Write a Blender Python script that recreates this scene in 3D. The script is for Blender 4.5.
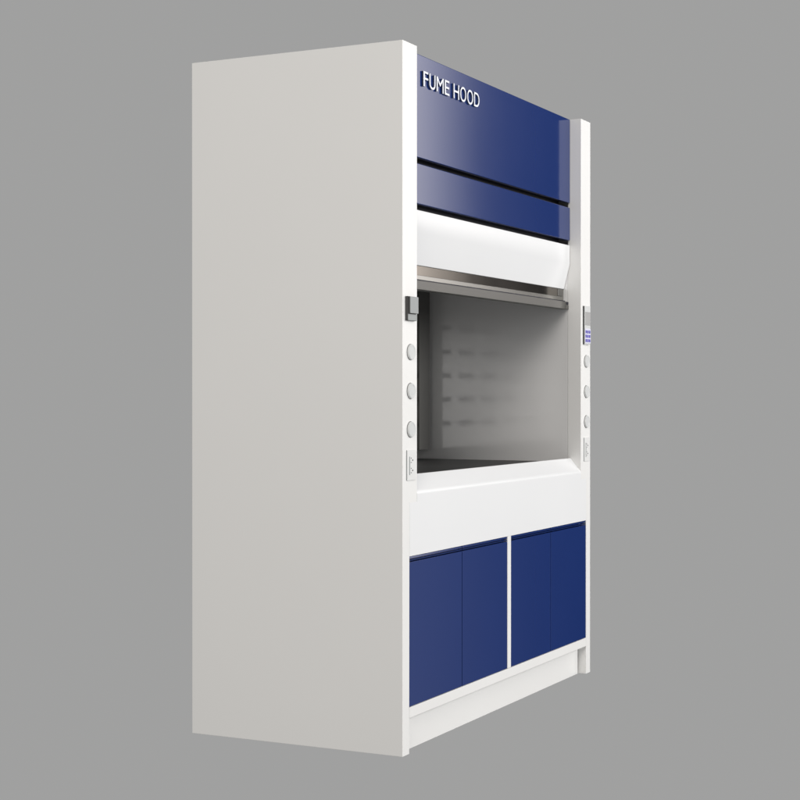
import bpy, bmesh, math
from mathutils import Vector, Matrix

for o in list(bpy.data.objects):
    bpy.data.objects.remove(o)
S = bpy.context.scene
COL = S.collection

# ------------------------------------------------------------------ camera
cd = bpy.data.cameras.new('camera')
cam = bpy.data.objects.new('camera', cd)
COL.objects.link(cam)
cam.location = (-4.69517, -2.35067, 1.19543)
YAW, PIT, ROLL = 0.465833, -0.003771, -0.0003
fwd = Vector((math.cos(YAW) * math.cos(PIT), math.sin(YAW) * math.cos(PIT), math.sin(PIT)))
cam.rotation_euler = fwd.to_track_quat('-Z', 'Y').to_euler()
cd.sensor_width = 36.0
cd.lens = 36.0 * 1597.09 / 800.0
cd.clip_start, cd.clip_end = 0.05, 200.0
S.camera = cam

# ------------------------------------------------------------------ grey studio surround and added dark wedge
w = bpy.data.worlds.new('World')
S.world = w
w.use_nodes = True
wn = w.node_tree
bg = wn.nodes['Background']
bg.inputs['Strength'].default_value = 1.0
# grey all round; dark wedge added front right to deepen the blue panels' reflections
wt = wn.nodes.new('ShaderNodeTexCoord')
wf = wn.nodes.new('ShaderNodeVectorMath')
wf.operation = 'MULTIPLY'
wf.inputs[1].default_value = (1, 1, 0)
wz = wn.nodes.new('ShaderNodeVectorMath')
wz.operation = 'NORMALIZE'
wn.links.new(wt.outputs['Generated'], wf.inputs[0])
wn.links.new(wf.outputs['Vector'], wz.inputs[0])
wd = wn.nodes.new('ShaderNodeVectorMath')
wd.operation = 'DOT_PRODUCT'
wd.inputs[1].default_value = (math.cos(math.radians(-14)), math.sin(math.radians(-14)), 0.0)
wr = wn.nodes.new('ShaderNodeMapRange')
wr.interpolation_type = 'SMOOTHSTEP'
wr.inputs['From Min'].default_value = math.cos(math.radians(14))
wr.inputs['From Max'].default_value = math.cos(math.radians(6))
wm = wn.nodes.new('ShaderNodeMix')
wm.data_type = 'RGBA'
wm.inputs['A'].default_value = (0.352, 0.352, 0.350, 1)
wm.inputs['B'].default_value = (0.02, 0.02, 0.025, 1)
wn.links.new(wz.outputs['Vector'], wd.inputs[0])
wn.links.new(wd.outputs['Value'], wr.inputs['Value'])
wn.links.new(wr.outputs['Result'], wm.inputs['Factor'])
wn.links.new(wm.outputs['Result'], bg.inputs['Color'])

S.view_settings.view_transform = 'Standard'
S.view_settings.look = 'None'
S.view_settings.exposure = 0.0
S.view_settings.gamma = 1.0

# ------------------------------------------------------------------ studio lamps
def softbox(name, loc, target, sx, sy, watts, colour=(1, 1, 1), spread=180):
    l = bpy.data.lights.new(name, 'AREA')
    l.shape = 'RECTANGLE'
    l.size, l.size_y = sx, sy
    l.energy = watts
    l.color = colour
    l.spread = math.radians(spread)
    o = bpy.data.objects.new(name, l)
    COL.objects.link(o)
    o.location = loc
    o.rotation_euler = (Vector(target) - Vector(loc)).to_track_quat('-Z', 'Y').to_euler()
    return o

def edge_falloff(o, lo, hi, start, end, axis=0):
    """A real softbox is hotter at one side: let its light fall off across its own face."""
    l = o.data
    l.use_nodes = True
    nt = l.node_tree
    em = nt.nodes['Emission']
    g = nt.nodes.new('ShaderNodeNewGeometry')
    sp = nt.nodes.new('ShaderNodeSeparateXYZ')
    mr = nt.nodes.new('ShaderNodeMapRange')
    mr.interpolation_type = 'SMOOTHSTEP'
    mr.inputs['From Min'].default_value, mr.inputs['From Max'].default_value = start, end
    mr.inputs['To Min'].default_value, mr.inputs['To Max'].default_value = lo, hi
    nt.links.new(g.outputs['Parametric'], sp.inputs['Vector'])
    nt.links.new(sp.outputs[axis], mr.inputs['Value'])
    nt.links.new(mr.outputs['Result'], em.inputs['Strength'])

softbox('key_softbox', (1.9, -8.4, 3.3), (0.9, 0.0, 1.1), 3.6, 3.6, 570, (1, 0.995, 0.99))
softbox('fill_softbox', (-6.8, -1.6, 3.9), (0.4, 0.2, 1.0), 2.2, 2.2, 246, (1, 0.955, 0.905))
rim = softbox('rim_softbox', (7.0, -4.0, 4.0), (0.1, 0.0, 2.1), 2.8, 5.0, 180, (1, 0.95, 0.93))
edge_falloff(rim, 1.0, 0.0, 0.57, 0.95)

# ------------------------------------------------------------------ materials
def mat(name, col, rough=0.4, metal=0.0, bump=0.0, scale=60, var=0.02, coat=0.0, stretch=None, spec=0.5, rvar=0.06, trans=0.0):
    m = bpy.data.materials.new(name)
    m.use_nodes = True
    nt = m.node_tree
    b = nt.nodes['Principled BSDF']
    b.inputs['Roughness'].default_value = rough
    b.inputs['Metallic'].default_value = metal
    b.inputs['Specular IOR Level'].default_value = spec
    b.inputs['Coat Weight'].default_value = coat
    b.inputs['Coat Roughness'].default_value = 0.08
    b.inputs['Transmission Weight'].default_value = trans
    tc = nt.nodes.new('ShaderNodeTexCoord')
    mp = nt.nodes.new('ShaderNodeMapping')
    nt.links.new(tc.outputs['Object'], mp.inputs['Vector'])
    if stretch:
        mp.inputs['Scale'].default_value = stretch
    n1 = nt.nodes.new('ShaderNodeTexNoise')           # faint, broad unevenness of the coating
    n1.inputs['Scale'].default_value = 2.3
    n1.inputs['Detail'].default_value = 4
    nt.links.new(mp.outputs['Vector'], n1.inputs['Vector'])
    cr = nt.nodes.new('ShaderNodeValToRGB')
    cr.color_ramp.elements[0].position, cr.color_ramp.elements[1].position = 0.0, 1.0
    cr.color_ramp.elements[0].color = [min(1, c * (1 - var)) for c in col] + [1]
    cr.color_ramp.elements[1].color = [min(1, c * (1 + var)) for c in col] + [1]
    nt.links.new(n1.outputs['Fac'], cr.inputs['Fac'])
    nt.links.new(cr.outputs['Color'], b.inputs['Base Color'])
    mr = nt.nodes.new('ShaderNodeMapRange')
    mr.inputs['To Min'].default_value = max(0.02, rough - rvar)
    mr.inputs['To Max'].default_value = rough + rvar
    nt.links.new(n1.outputs['Fac'], mr.inputs['Value'])
    nt.links.new(mr.outputs['Result'], b.inputs['Roughness'])
    if bump:
        n2 = nt.nodes.new('ShaderNodeTexNoise')       # orange-peel of the powder coat
        n2.inputs['Scale'].default_value = scale
        n2.inputs['Detail'].default_value = 2
        nt.links.new(mp.outputs['Vector'], n2.inputs['Vector'])
        bp = nt.nodes.new('ShaderNodeBump')
        bp.inputs['Strength'].default_value = bump
        bp.inputs['Distance'].default_value = 0.001
        nt.links.new(n2.outputs['Fac'], bp.inputs['Height'])
        nt.links.new(bp.outputs['Normal'], b.inputs['Normal'])
    return m

WHITE = mat('white_powder_coat', (0.80, 0.795, 0.78), 0.36, bump=0.05, scale=260, var=0.012)
APRON = mat('white_gloss_panel', (0.80, 0.805, 0.81), 0.30, bump=0.04, scale=260, var=0.01)
BLUE = mat('blue_gloss_laminate', (0.0095, 0.029, 0.142), 0.11, bump=0.0, var=0.04, rvar=0.02)
DARKGAP = mat('black_gap_backing', (0.006, 0.006, 0.014), 0.6)
LINER = mat('satin_grey_liner', (0.90, 0.895, 0.89), 0.12, metal=0.16, spec=1.0, var=0.03, rvar=0.03)
BAFFLE = mat('pale_grey_baffle', (0.48, 0.472, 0.462), 0.40, var=0.03)
CEILING = mat('darkened_chamber_ceiling', (0.025, 0.025, 0.025), 0.5)
SHADEGREY = mat('chamber_shade_grey', (0.10, 0.098, 0.092), 0.45, var=0.05)  # dark grey chosen to deepen the shade inside the chamber
WORKTOP = mat('dark_epoxy_worktop', (0.022, 0.022, 0.021), 0.5, var=0.1)
STEEL = mat('brushed_stainless_steel', (0.30, 0.295, 0.275), 0.26, metal=1.0, bump=0.05, scale=90, var=0.06, stretch=(0.3, 6, 6))
RAIL = mat('satin_aluminium', (0.15, 0.147, 0.138), 0.42, metal=0.8, var=0.05, stretch=(0.4, 6, 6))
GLASS = mat('bronze_sash_glass', (0.165, 0.147, 0.125), 0.12, metal=1.0, var=0.12)
GREYPL = mat('grey_plastic', (0.30, 0.315, 0.315), 0.42, bump=0.05, scale=400)
COVER = mat('pale_grey_plastic', (0.60, 0.61, 0.605), 0.40, bump=0.04, scale=400)
SHADEDARK = mat('shade_and_hole_dark', (0.05, 0.05, 0.05), 0.5)  # dark tone for painted side shade on the fittings, and for pin holes
SOCKET = mat('white_socket_plastic', (0.74, 0.74, 0.73), 0.35)
SCREEN = mat('grey_display_glass', (0.45, 0.445, 0.44), 0.15)
KEYBED = mat('pale_lavender_keypad', (0.68, 0.68, 0.80), 0.4)
KEY = mat('violet_blue_key', (0.07, 0.05, 0.42), 0.35)
LETTERSIDE = mat('shaded_letter_return', (0.06, 0.075, 0.15), 0.4)  # letter sides coloured dark to stand for their shade
LETTER = mat('white_acrylic_letter', (0.76, 0.79, 0.84), 0.28)

# ------------------------------------------------------------------ mesh helpers
def finish(name, bm, m, parent=None, bevel=0.0, segs=2, flat=False):
    bmesh.ops.remove_doubles(bm, verts=bm.verts, dist=1e-6)
    bmesh.ops.dissolve_limit(bm, angle_limit=math.radians(1), verts=bm.verts, edges=bm.edges)
    bmesh.ops.recalc_face_normals(bm, faces=bm.faces)
    if bevel:
        es = [e for e in bm.edges if len(e.link_faces) == 2 and e.calc_face_angle(0) > math.radians(35)
              and not (name == 'side_panel' and all(abs(v.co.z - ZA) < 1e-4 for v in e.verts))]
        bmesh.ops.bevel(bm, geom=es, offset=bevel, segments=segs, profile=0.5, affect='EDGES', clamp_overlap=True)
        bmesh.ops.recalc_face_normals(bm, faces=bm.faces)
    me = bpy.data.meshes.new(name)
    bm.to_mesh(me)
    bm.free()
    for p in me.polygons:
        p.use_smooth = True
    me.set_sharp_from_angle(angle=math.radians(50 if bevel else 32))
    me.materials.append(m)
    o = bpy.data.objects.new(name, me)
    COL.objects.link(o)
    if bevel or flat:                          # keep the big faces flat, let only the rounded edges turn
        wn_ = o.modifiers.new('weighted_normal', 'WEIGHTED_NORMAL')
        wn_.weight = 100
        wn_.keep_sharp = True
    if parent:
        o.parent = parent
    return o

def box(bm, x0, x1, y0, y1, z0, z1):
    vs = [bm.verts.new((x, y, z)) for x in (x0, x1) for y in (y0, y1) for z in (z0, z1)]
    for f in ((0, 1, 3, 2), (4, 6, 7, 5), (0, 4, 5, 1), (2, 3, 7, 6), (0, 2, 6, 4), (1, 5, 7, 3)):
        bm.faces.new([vs[i] for i in f])

def cells(xs, ys, zs, keep):
    """Solid made of the kept cells of a grid: only its outer faces."""
    bm = bmesh.new()
    cache = {}
    def v(i, j, k):
        if (i, j, k) not in cache:
            cache[(i, j, k)] = bm.verts.new((xs[i], ys[j], zs[k]))
        return cache[(i, j, k)]
    nx, ny, nz = len(xs) - 1, len(ys) - 1, len(zs) - 1
    full = {(i, j, k) for i in range(nx) for j in range(ny) for k in range(nz)
            if keep((xs[i] + xs[i + 1]) / 2, (ys[j] + ys[j + 1]) / 2, (zs[k] + zs[k + 1]) / 2)}
    for (i, j, k) in full:
        q = [((-1, 0, 0), [(0, 0, 0), (0, 0, 1), (0, 1, 1), (0, 1, 0)]), ((1, 0, 0), [(1, 0, 0), (1, 1, 0), (1, 1, 1), (1, 0, 1)]),
             ((0, -1, 0), [(0, 0, 0), (1, 0, 0), (1, 0, 1), (0, 0, 1)]), ((0, 1, 0), [(0, 1, 0), (0, 1, 1), (1, 1, 1), (1, 1, 0)]),
             ((0, 0, -1), [(0, 0, 0), (0, 1, 0), (1, 1, 0), (1, 0, 0)]), ((0, 0, 1), [(0, 0, 1), (1, 0, 1), (1, 1, 1), (0, 1, 1)])]
        for d, cs in q:
            if (i + d[0], j + d[1], k + d[2]) not in full:
                bm.faces.new([v(i + a, j + b, k + c) for a, b, c in cs])
    return bm

def prism_x(profile, x0, x1):
    """A (y, z) outline run along x."""
    bm = bmesh.new()
    a = [bm.verts.new((x0, y, z)) for y, z in profile]
    b = [bm.verts.new((x1, y, z)) for y, z in profile]
    n = len(profile)
    bm.faces.new(a)
    bm.faces.new(b[::-1])
    for i in range(n):
        bm.faces.new((a[i], b[i], b[(i + 1) % n], a[(i + 1) % n]))
    return bm

def part(name, m, parent, x0, x1, y0, y1, z0, z1, bevel=0.0, segs=2):
    bm = bmesh.new()
    box(bm, x0, x1, y0, y1, z0, z1)
    return finish(name, bm, m, parent, bevel, segs)

def disc(bm, x, z, rings, n=40):
    """Round cover turned about a y axis: rings are (radius, y)."""
    loops = [[bm.verts.new((x + r * math.cos(2 * math.pi * i / n), y, z + r * math.sin(2 * math.pi * i / n))) for i in range(n)] for r, y in rings]
    for a, b in zip(loops, loops[1:]):
        for i in range(n):
            bm.faces.new((a[i], a[(i + 1) % n], b[(i + 1) % n], b[i]))
    bm.faces.new(loops[0])
    bm.faces.new(loops[-1][::-1])

# ------------------------------------------------------------------ the fume hood
W, D, H = 1.800, 0.830, 2.360
T = 0.050                    # side panel thickness
XL, XR = 0.1085, 1.686       # inner faces of the two front posts
YP = 0.0495                  # plane of the header panels, behind the post fronts
ZA = 0.835                   # lower end of the posts, just under the fold of the apron

hood = bpy.data.objects.new('fume_hood', None)
COL.objects.link(hood)
hood.empty_display_size = 0.3
hood['label'] = 'tall white fume hood with dark blue doors and header, its sash half raised'
hood['category'] = 'fume hood'

# side panels with the front posts folded out of them (one sheet-metal body each)
finish('side_panel', cells([0, T, XL], [0, 0.06, D], [0, ZA, H],
       lambda x, y, z: x < T or (y < 0.06 and z > ZA)), WHITE, hood, 0.0022)
finish('side_panel', cells([XR, W - T, W], [0, 0.06, D], [0, ZA, H],
       lambda x, y, z: x > W - T or (y < 0.06 and z > ZA)), WHITE, hood, 0.0022)

# carcass behind
part('back_panel', WHITE, hood, T + 0.001, W - T - 0.001, D - 0.02, D - 0.002, 0.02, H - 0.02)
part('top_panel', WHITE, hood, T + 0.001, W - T - 0.001, 0.110, D - 0.022, H - 0.045, H - 0.025)
part('gap_backing', DARKGAP, hood, XL + 0.001, XR - 0.001, 0.100, 0.106, 1.72, H - 0.05)

# header
HX0, HX1 = XL + 0.002, XR - 0.0015
header = part('header_panel', BLUE, hood, HX0, HX1, YP, YP + 0.018, 2.0055, H - 0.001, 0.0025)
part('header_panel', BLUE, hood, HX0, HX1, YP, YP + 0.018, 1.8465, 1.985, 0.0025)

# sign letters
def letter_mesh(ch, sx, size, depth):
    cu = bpy.data.curves.new('letter', 'FONT')
    cu.body = ch
    cu.size = size
    cu.extrude = depth
    cu.offset = 0.0
    tmp = bpy.data.objects.new('letter', cu)
    COL.objects.link(tmp)
    dg = bpy.context.evaluated_depsgraph_get()
    dg.update()
    me = bpy.data.meshes.new_from_object(tmp.evaluated_get(dg))
    bpy.data.objects.remove(tmp)
    bpy.data.curves.remove(cu)
    xs = [v.co.x for v in me.vertices]
    ys = [v.co.y for v in me.vertices]
    x0, y0 = min(xs), 0.0
    for v in me.vertices:
        v.co.x = (v.co.x - x0) * sx
    return me, (max(xs) - x0) * sx

CAP = 0.0535
x = 0.2455
word = 'FUME HOOD'
widths = dict(F=0.038, U=0.048, M=0.058, E=0.038, H=0.0475, O=0.0515, D=0.0475)
for ch in word:
    if ch == ' ':
        x += 0.026
        continue
    me, wd = letter_mesh(ch, 1.0, CAP / 0.70, 0.0030)
    k = widths[ch] / wd
    for v in me.vertices:
        v.co.x *= k
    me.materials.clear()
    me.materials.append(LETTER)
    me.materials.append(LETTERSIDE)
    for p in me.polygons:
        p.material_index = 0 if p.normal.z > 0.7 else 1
    o = bpy.data.objects.new('letter', me)
    COL.objects.link(o)
    o.parent = header
    o.rotation_euler = (math.pi / 2, 0, 0)
    o.location = (x, YP - 0.0037, 2.2535)
    x += widths[ch] + 0.0098

# sash: white bevelled front, steel sash frame under it, pull handle
t = 0.004
sash = finish('sash_front', prism_x([(YP, 1.8255), (YP, 1.7455), (0.0755, 1.6405), (0.090, 1.6405), (0.090, 1.8255)],
              HX0, HX1), APRON, hood, 0.0022)
frame = part('sash_frame', STEEL, hood, HX0, HX1 + 0.001, 0.079, 0.094, 1.5920, 1.6395, 0.001)
part('glass', GLASS, frame, HX0 + 0.02, 1.606, 0.0765, 0.0785, 1.6070, 1.6390)
part('corner_bracket', RAIL, frame, 1.610, 1.664, 0.0745, 0.0785, 1.609, 1.638, 0.001)
part('corner_bracket', RAIL, frame, 0.131, 0.185, 0.0745, 0.0785, 1.609, 1.638, 0.001)
part('shadow_gap', DARKGAP, hood, HX0, HX1 + 0.001, 0.072, 0.092, 1.5855, 1.5915)
handle = finish('sash_handle', prism_x([(0.0575, 1.5860), (0.0575, 1.5550), (0.098, 1.5550), (0.098, 1.5860)],
       HX0 + 0.002, HX1), RAIL, hood, 0.0012)

part('end_cap', RAIL, handle, 1.654, 1.6845, 0.0555, 0.0574, 1.5555, 1.5700, 0.0006)
part('slot', DARKGAP, handle, 1.660, 1.6835, 0.0562, 0.0574, 1.5735, 1.5850)

# chamber
YB = 0.715                                   # baffle plane
part('side_liner', LINER, hood, XR, XR + 0.006, 0.0601, 0.795, 0.9085, 1.800)
part('side_liner', SHADEGREY, hood, XL - 0.006, XL, 0.0601, 0.795, 0.9085, 1.690)  # unseen left liner, darkened to cut the light bouncing in the chamber
part('rear_liner', SHADEGREY, hood, XL, XR, 0.796, 0.802, 0.9085, 1.690)  # rear liner darkened for the same dimming
part('ceiling_liner', CEILING, hood, XL, XR, 0.100, 0.795, 1.691, 1.697)  # unseen ceiling, blackened to dim the top of the chamber
part('work_surface', WORKTOP, hood, T + 0.001, W - T - 0.001, 0.055, 0.80, 0.872, 0.908, 0.002)

# baffle with five rows of exhaust slots cut right through it
BX0, BX1 = XL + 0.018, XR - 0.014
NS, SL, PITCH = 6, 0.185, 0.262
sx = []
for k in range(NS):
    e = 1.632 - PITCH * k
    sx.append((e - SL, min(e, 1.562)))
sx.sort()
rows = [1.063 + 0.1078 * k for k in range(5)]
SHH = 0.011
gx = sorted([BX0, BX1] + [v for s in sx for v in s])
gz = sorted([0.952, 1.685] + [v for r in rows for v in (r - SHH, r + SHH)])
def keep(x, y, z):
    for r in rows:
        if abs(z - r) < SHH and any(a < x < b for a, b in sx):
            return False
    return True
finish('baffle', cells(gx, [YB, YB + 0.006], gz, keep), BAFFLE, hood)
part('slot_backing', DARKGAP, hood, BX0 + 0.02, BX1 - 0.02, YB + 0.03, YB + 0.034, 0.99, 1.56)

part('added_shade_strip', SHADEGREY, hood, 1.566, BX1, YB - 0.012, YB - 0.0005, 0.952, 1.685)  # added strip, its dark grey stands for shade on the baffle's visible end

# apron: sloping sill that folds down into the flush front panel
def arc(p0, p1, p2, r, n=6):
    a, b, c = Vector(p0), Vector(p1), Vector(p2)
    u, v = (a - b).normalized(), (c - b).normalized()
    ang = u.angle(v)
    d = r / math.tan(ang / 2)
    ctr = b + (u + v).normalized() * (r / math.sin(ang / 2))
    s, e = b + u * d, b + v * d
    out = []
    for i in range(n + 1):
        q = s.lerp(e, i / n)
        q = ctr + (q - ctr).normalized() * r
        out.append((q.x, q.y))
    return out
fold = arc((0.0, 0.66), (0.0, 0.867), (0.0475, 0.923), 0.022, 8)
prof = [(0.0, ZA)] + fold + [(0.0475, 0.923), (0.0535, 0.923), (0.0535, ZA)]
ap = prism_x(prof, XL, XR)
box(ap, T + 0.0012, W - T - 0.0012, 0.0, 0.0535, 0.6565, ZA - 0.00002)
finish('apron', ap, APRON, hood, 0.0, flat=True)

# base cabinet
MX0, MX1 = 0.8885, 0.9215
part('mullion', WHITE, hood, MX0, MX1, 0.0, 0.05, 0.1555, 0.656, 0.0012)
part('bottom_rail', WHITE, hood, T + 0.0012, W - T - 0.0012, 0.0, 0.05, 0.119, 0.1545, 0.0015)
part('plinth', WHITE, hood, T + 0.001, W - T - 0.007, 0.0362, 0.054, 0.0, 0.1185)
part('cabinet_interior', DARKGAP, hood, T + 0.001, W - T - 0.001, 0.028, 0.034, 0.156, 0.655)

def door(x0, x1):
    d = part('door', BLUE, hood, x0, x1, 0.0015, 0.020, 0.1562, 0.6365, 0.0014)
    # grip channel run along the top edge: an upper lip, a groove and a thin lower lip
    hp = [(0.0035, 0.6545), (0.0015, 0.6490), (0.0090, 0.6478), (0.0160, 0.6462), (0.0160, 0.6440), (0.0015, 0.6435),
          (0.0015, 0.6412), (0.0160, 0.6400), (0.0160, 0.6382), (0.0220, 0.6382), (0.0220, 0.6545)]
    finish('handle', prism_x(hp, x0 + 0.0005, x1 - 0.0005), BLUE, d)
    return d
g = 0.0022
door(T + 0.002, 0.4765 - g)
door(0.4765 + g, MX0 - 0.001)
door(MX1 + 0.001, 1.340 - g)
door(1.340 + g, W - T - 0.002)

# service covers on both posts
for cx in (0.0575, 1.7485):
    for cz in (1.3345, 1.2055, 1.0775):
        bm = bmesh.new()
        disc(bm, cx, cz, [(0.0258, 0.001), (0.0262, -0.0045), (0.0255, -0.0068), (0.0245, -0.0078), (0.0205, -0.0078), (0.0195, -0.0068)])
        c = finish('valve_cover', bm, COVER, hood)
        bm = bmesh.new()
        disc(bm, cx, cz, [(0.0272, 0.0005), (0.0272, -0.0012)])
        finish('cover_shade_ring', bm, SHADEDARK, c)  # dark ring painting in the shade at the cover's edge

# grey switch box on the near post, side shade painted as dark bodies
sw = part('switch_box', SHADEDARK, hood, 0.0185, 0.0850, -0.0095, 0.0, 1.438, 1.5185, 0.0015)
part('cover_plate', GREYPL, sw, 0.0190, 0.0855, -0.0115, -0.0096, 1.4385, 1.4595, 0.0008)
bt = part('button', SHADEDARK, sw, 0.0200, 0.0800, -0.0165, -0.0096, 1.4615, 1.5175, 0.0015)
part('button_cap', GREYPL, bt, 0.0205, 0.0805, -0.0190, -0.0166, 1.4620, 1.5170, 0.001)

# control panel on the far post
cp = part('control_panel', COVER, hood, 1.7095, 1.7815, -0.0075, 0.0, 1.4055, 1.5700, 0.0015)
part('side_shade_strip', SHADEDARK, cp, 1.7075, 1.7094, -0.0070, -0.0002, 1.4070, 1.5690)  # dark strip standing for the shaded left side of the panel
part('display', SCREEN, cp, 1.716, 1.7765, -0.0088, -0.0076, 1.488, 1.5445, 0.0005)
kb = part('keypad', KEYBED, cp, 1.713, 1.7795, -0.0088, -0.0076, 1.4115, 1.4735)
for i in range(3):
    for j in range(3):
        xx = 1.7170 + 0.0210 * i
        zz = 1.4165 + 0.0185 * j
        part('key', KEY, kb, xx, xx + 0.0130, -0.0104, -0.0089, zz, zz + 0.0125, 0.0008)

# twin socket plates low on both posts
for px in (0.0280, 1.7195):
    sp = part('socket_plate', SOCKET, hood, px, px + 0.064, -0.0035, 0.0, 0.9085, 1.0105, 0.0015)
    part('edge_shade_strip', GREYPL, sp, px - 0.0016, px - 0.0001, -0.0030, -0.0002, 0.9095, 1.0095)  # grey strip standing for the shadow along the plate's left edge
    part('rocker_strip', GREYPL, sp, px + 0.014, px + 0.0185, -0.0048, -0.0036, 0.9270, 0.9880, 0.0004)
    for cz in (0.9755, 0.9415):
        bm = bmesh.new()
        box(bm, px + 0.026, px + 0.030, -0.0046, -0.0036, cz - 0.0085, cz - 0.0060)
        box(bm, px + 0.026, px + 0.030, -0.0046, -0.0036, cz + 0.0060, cz + 0.0085)
        box(bm, px + 0.036, px + 0.041, -0.0046, -0.0036, cz - 0.0022, cz + 0.0022)
        finish('pin_hole', bm, SHADEDARK, sp)
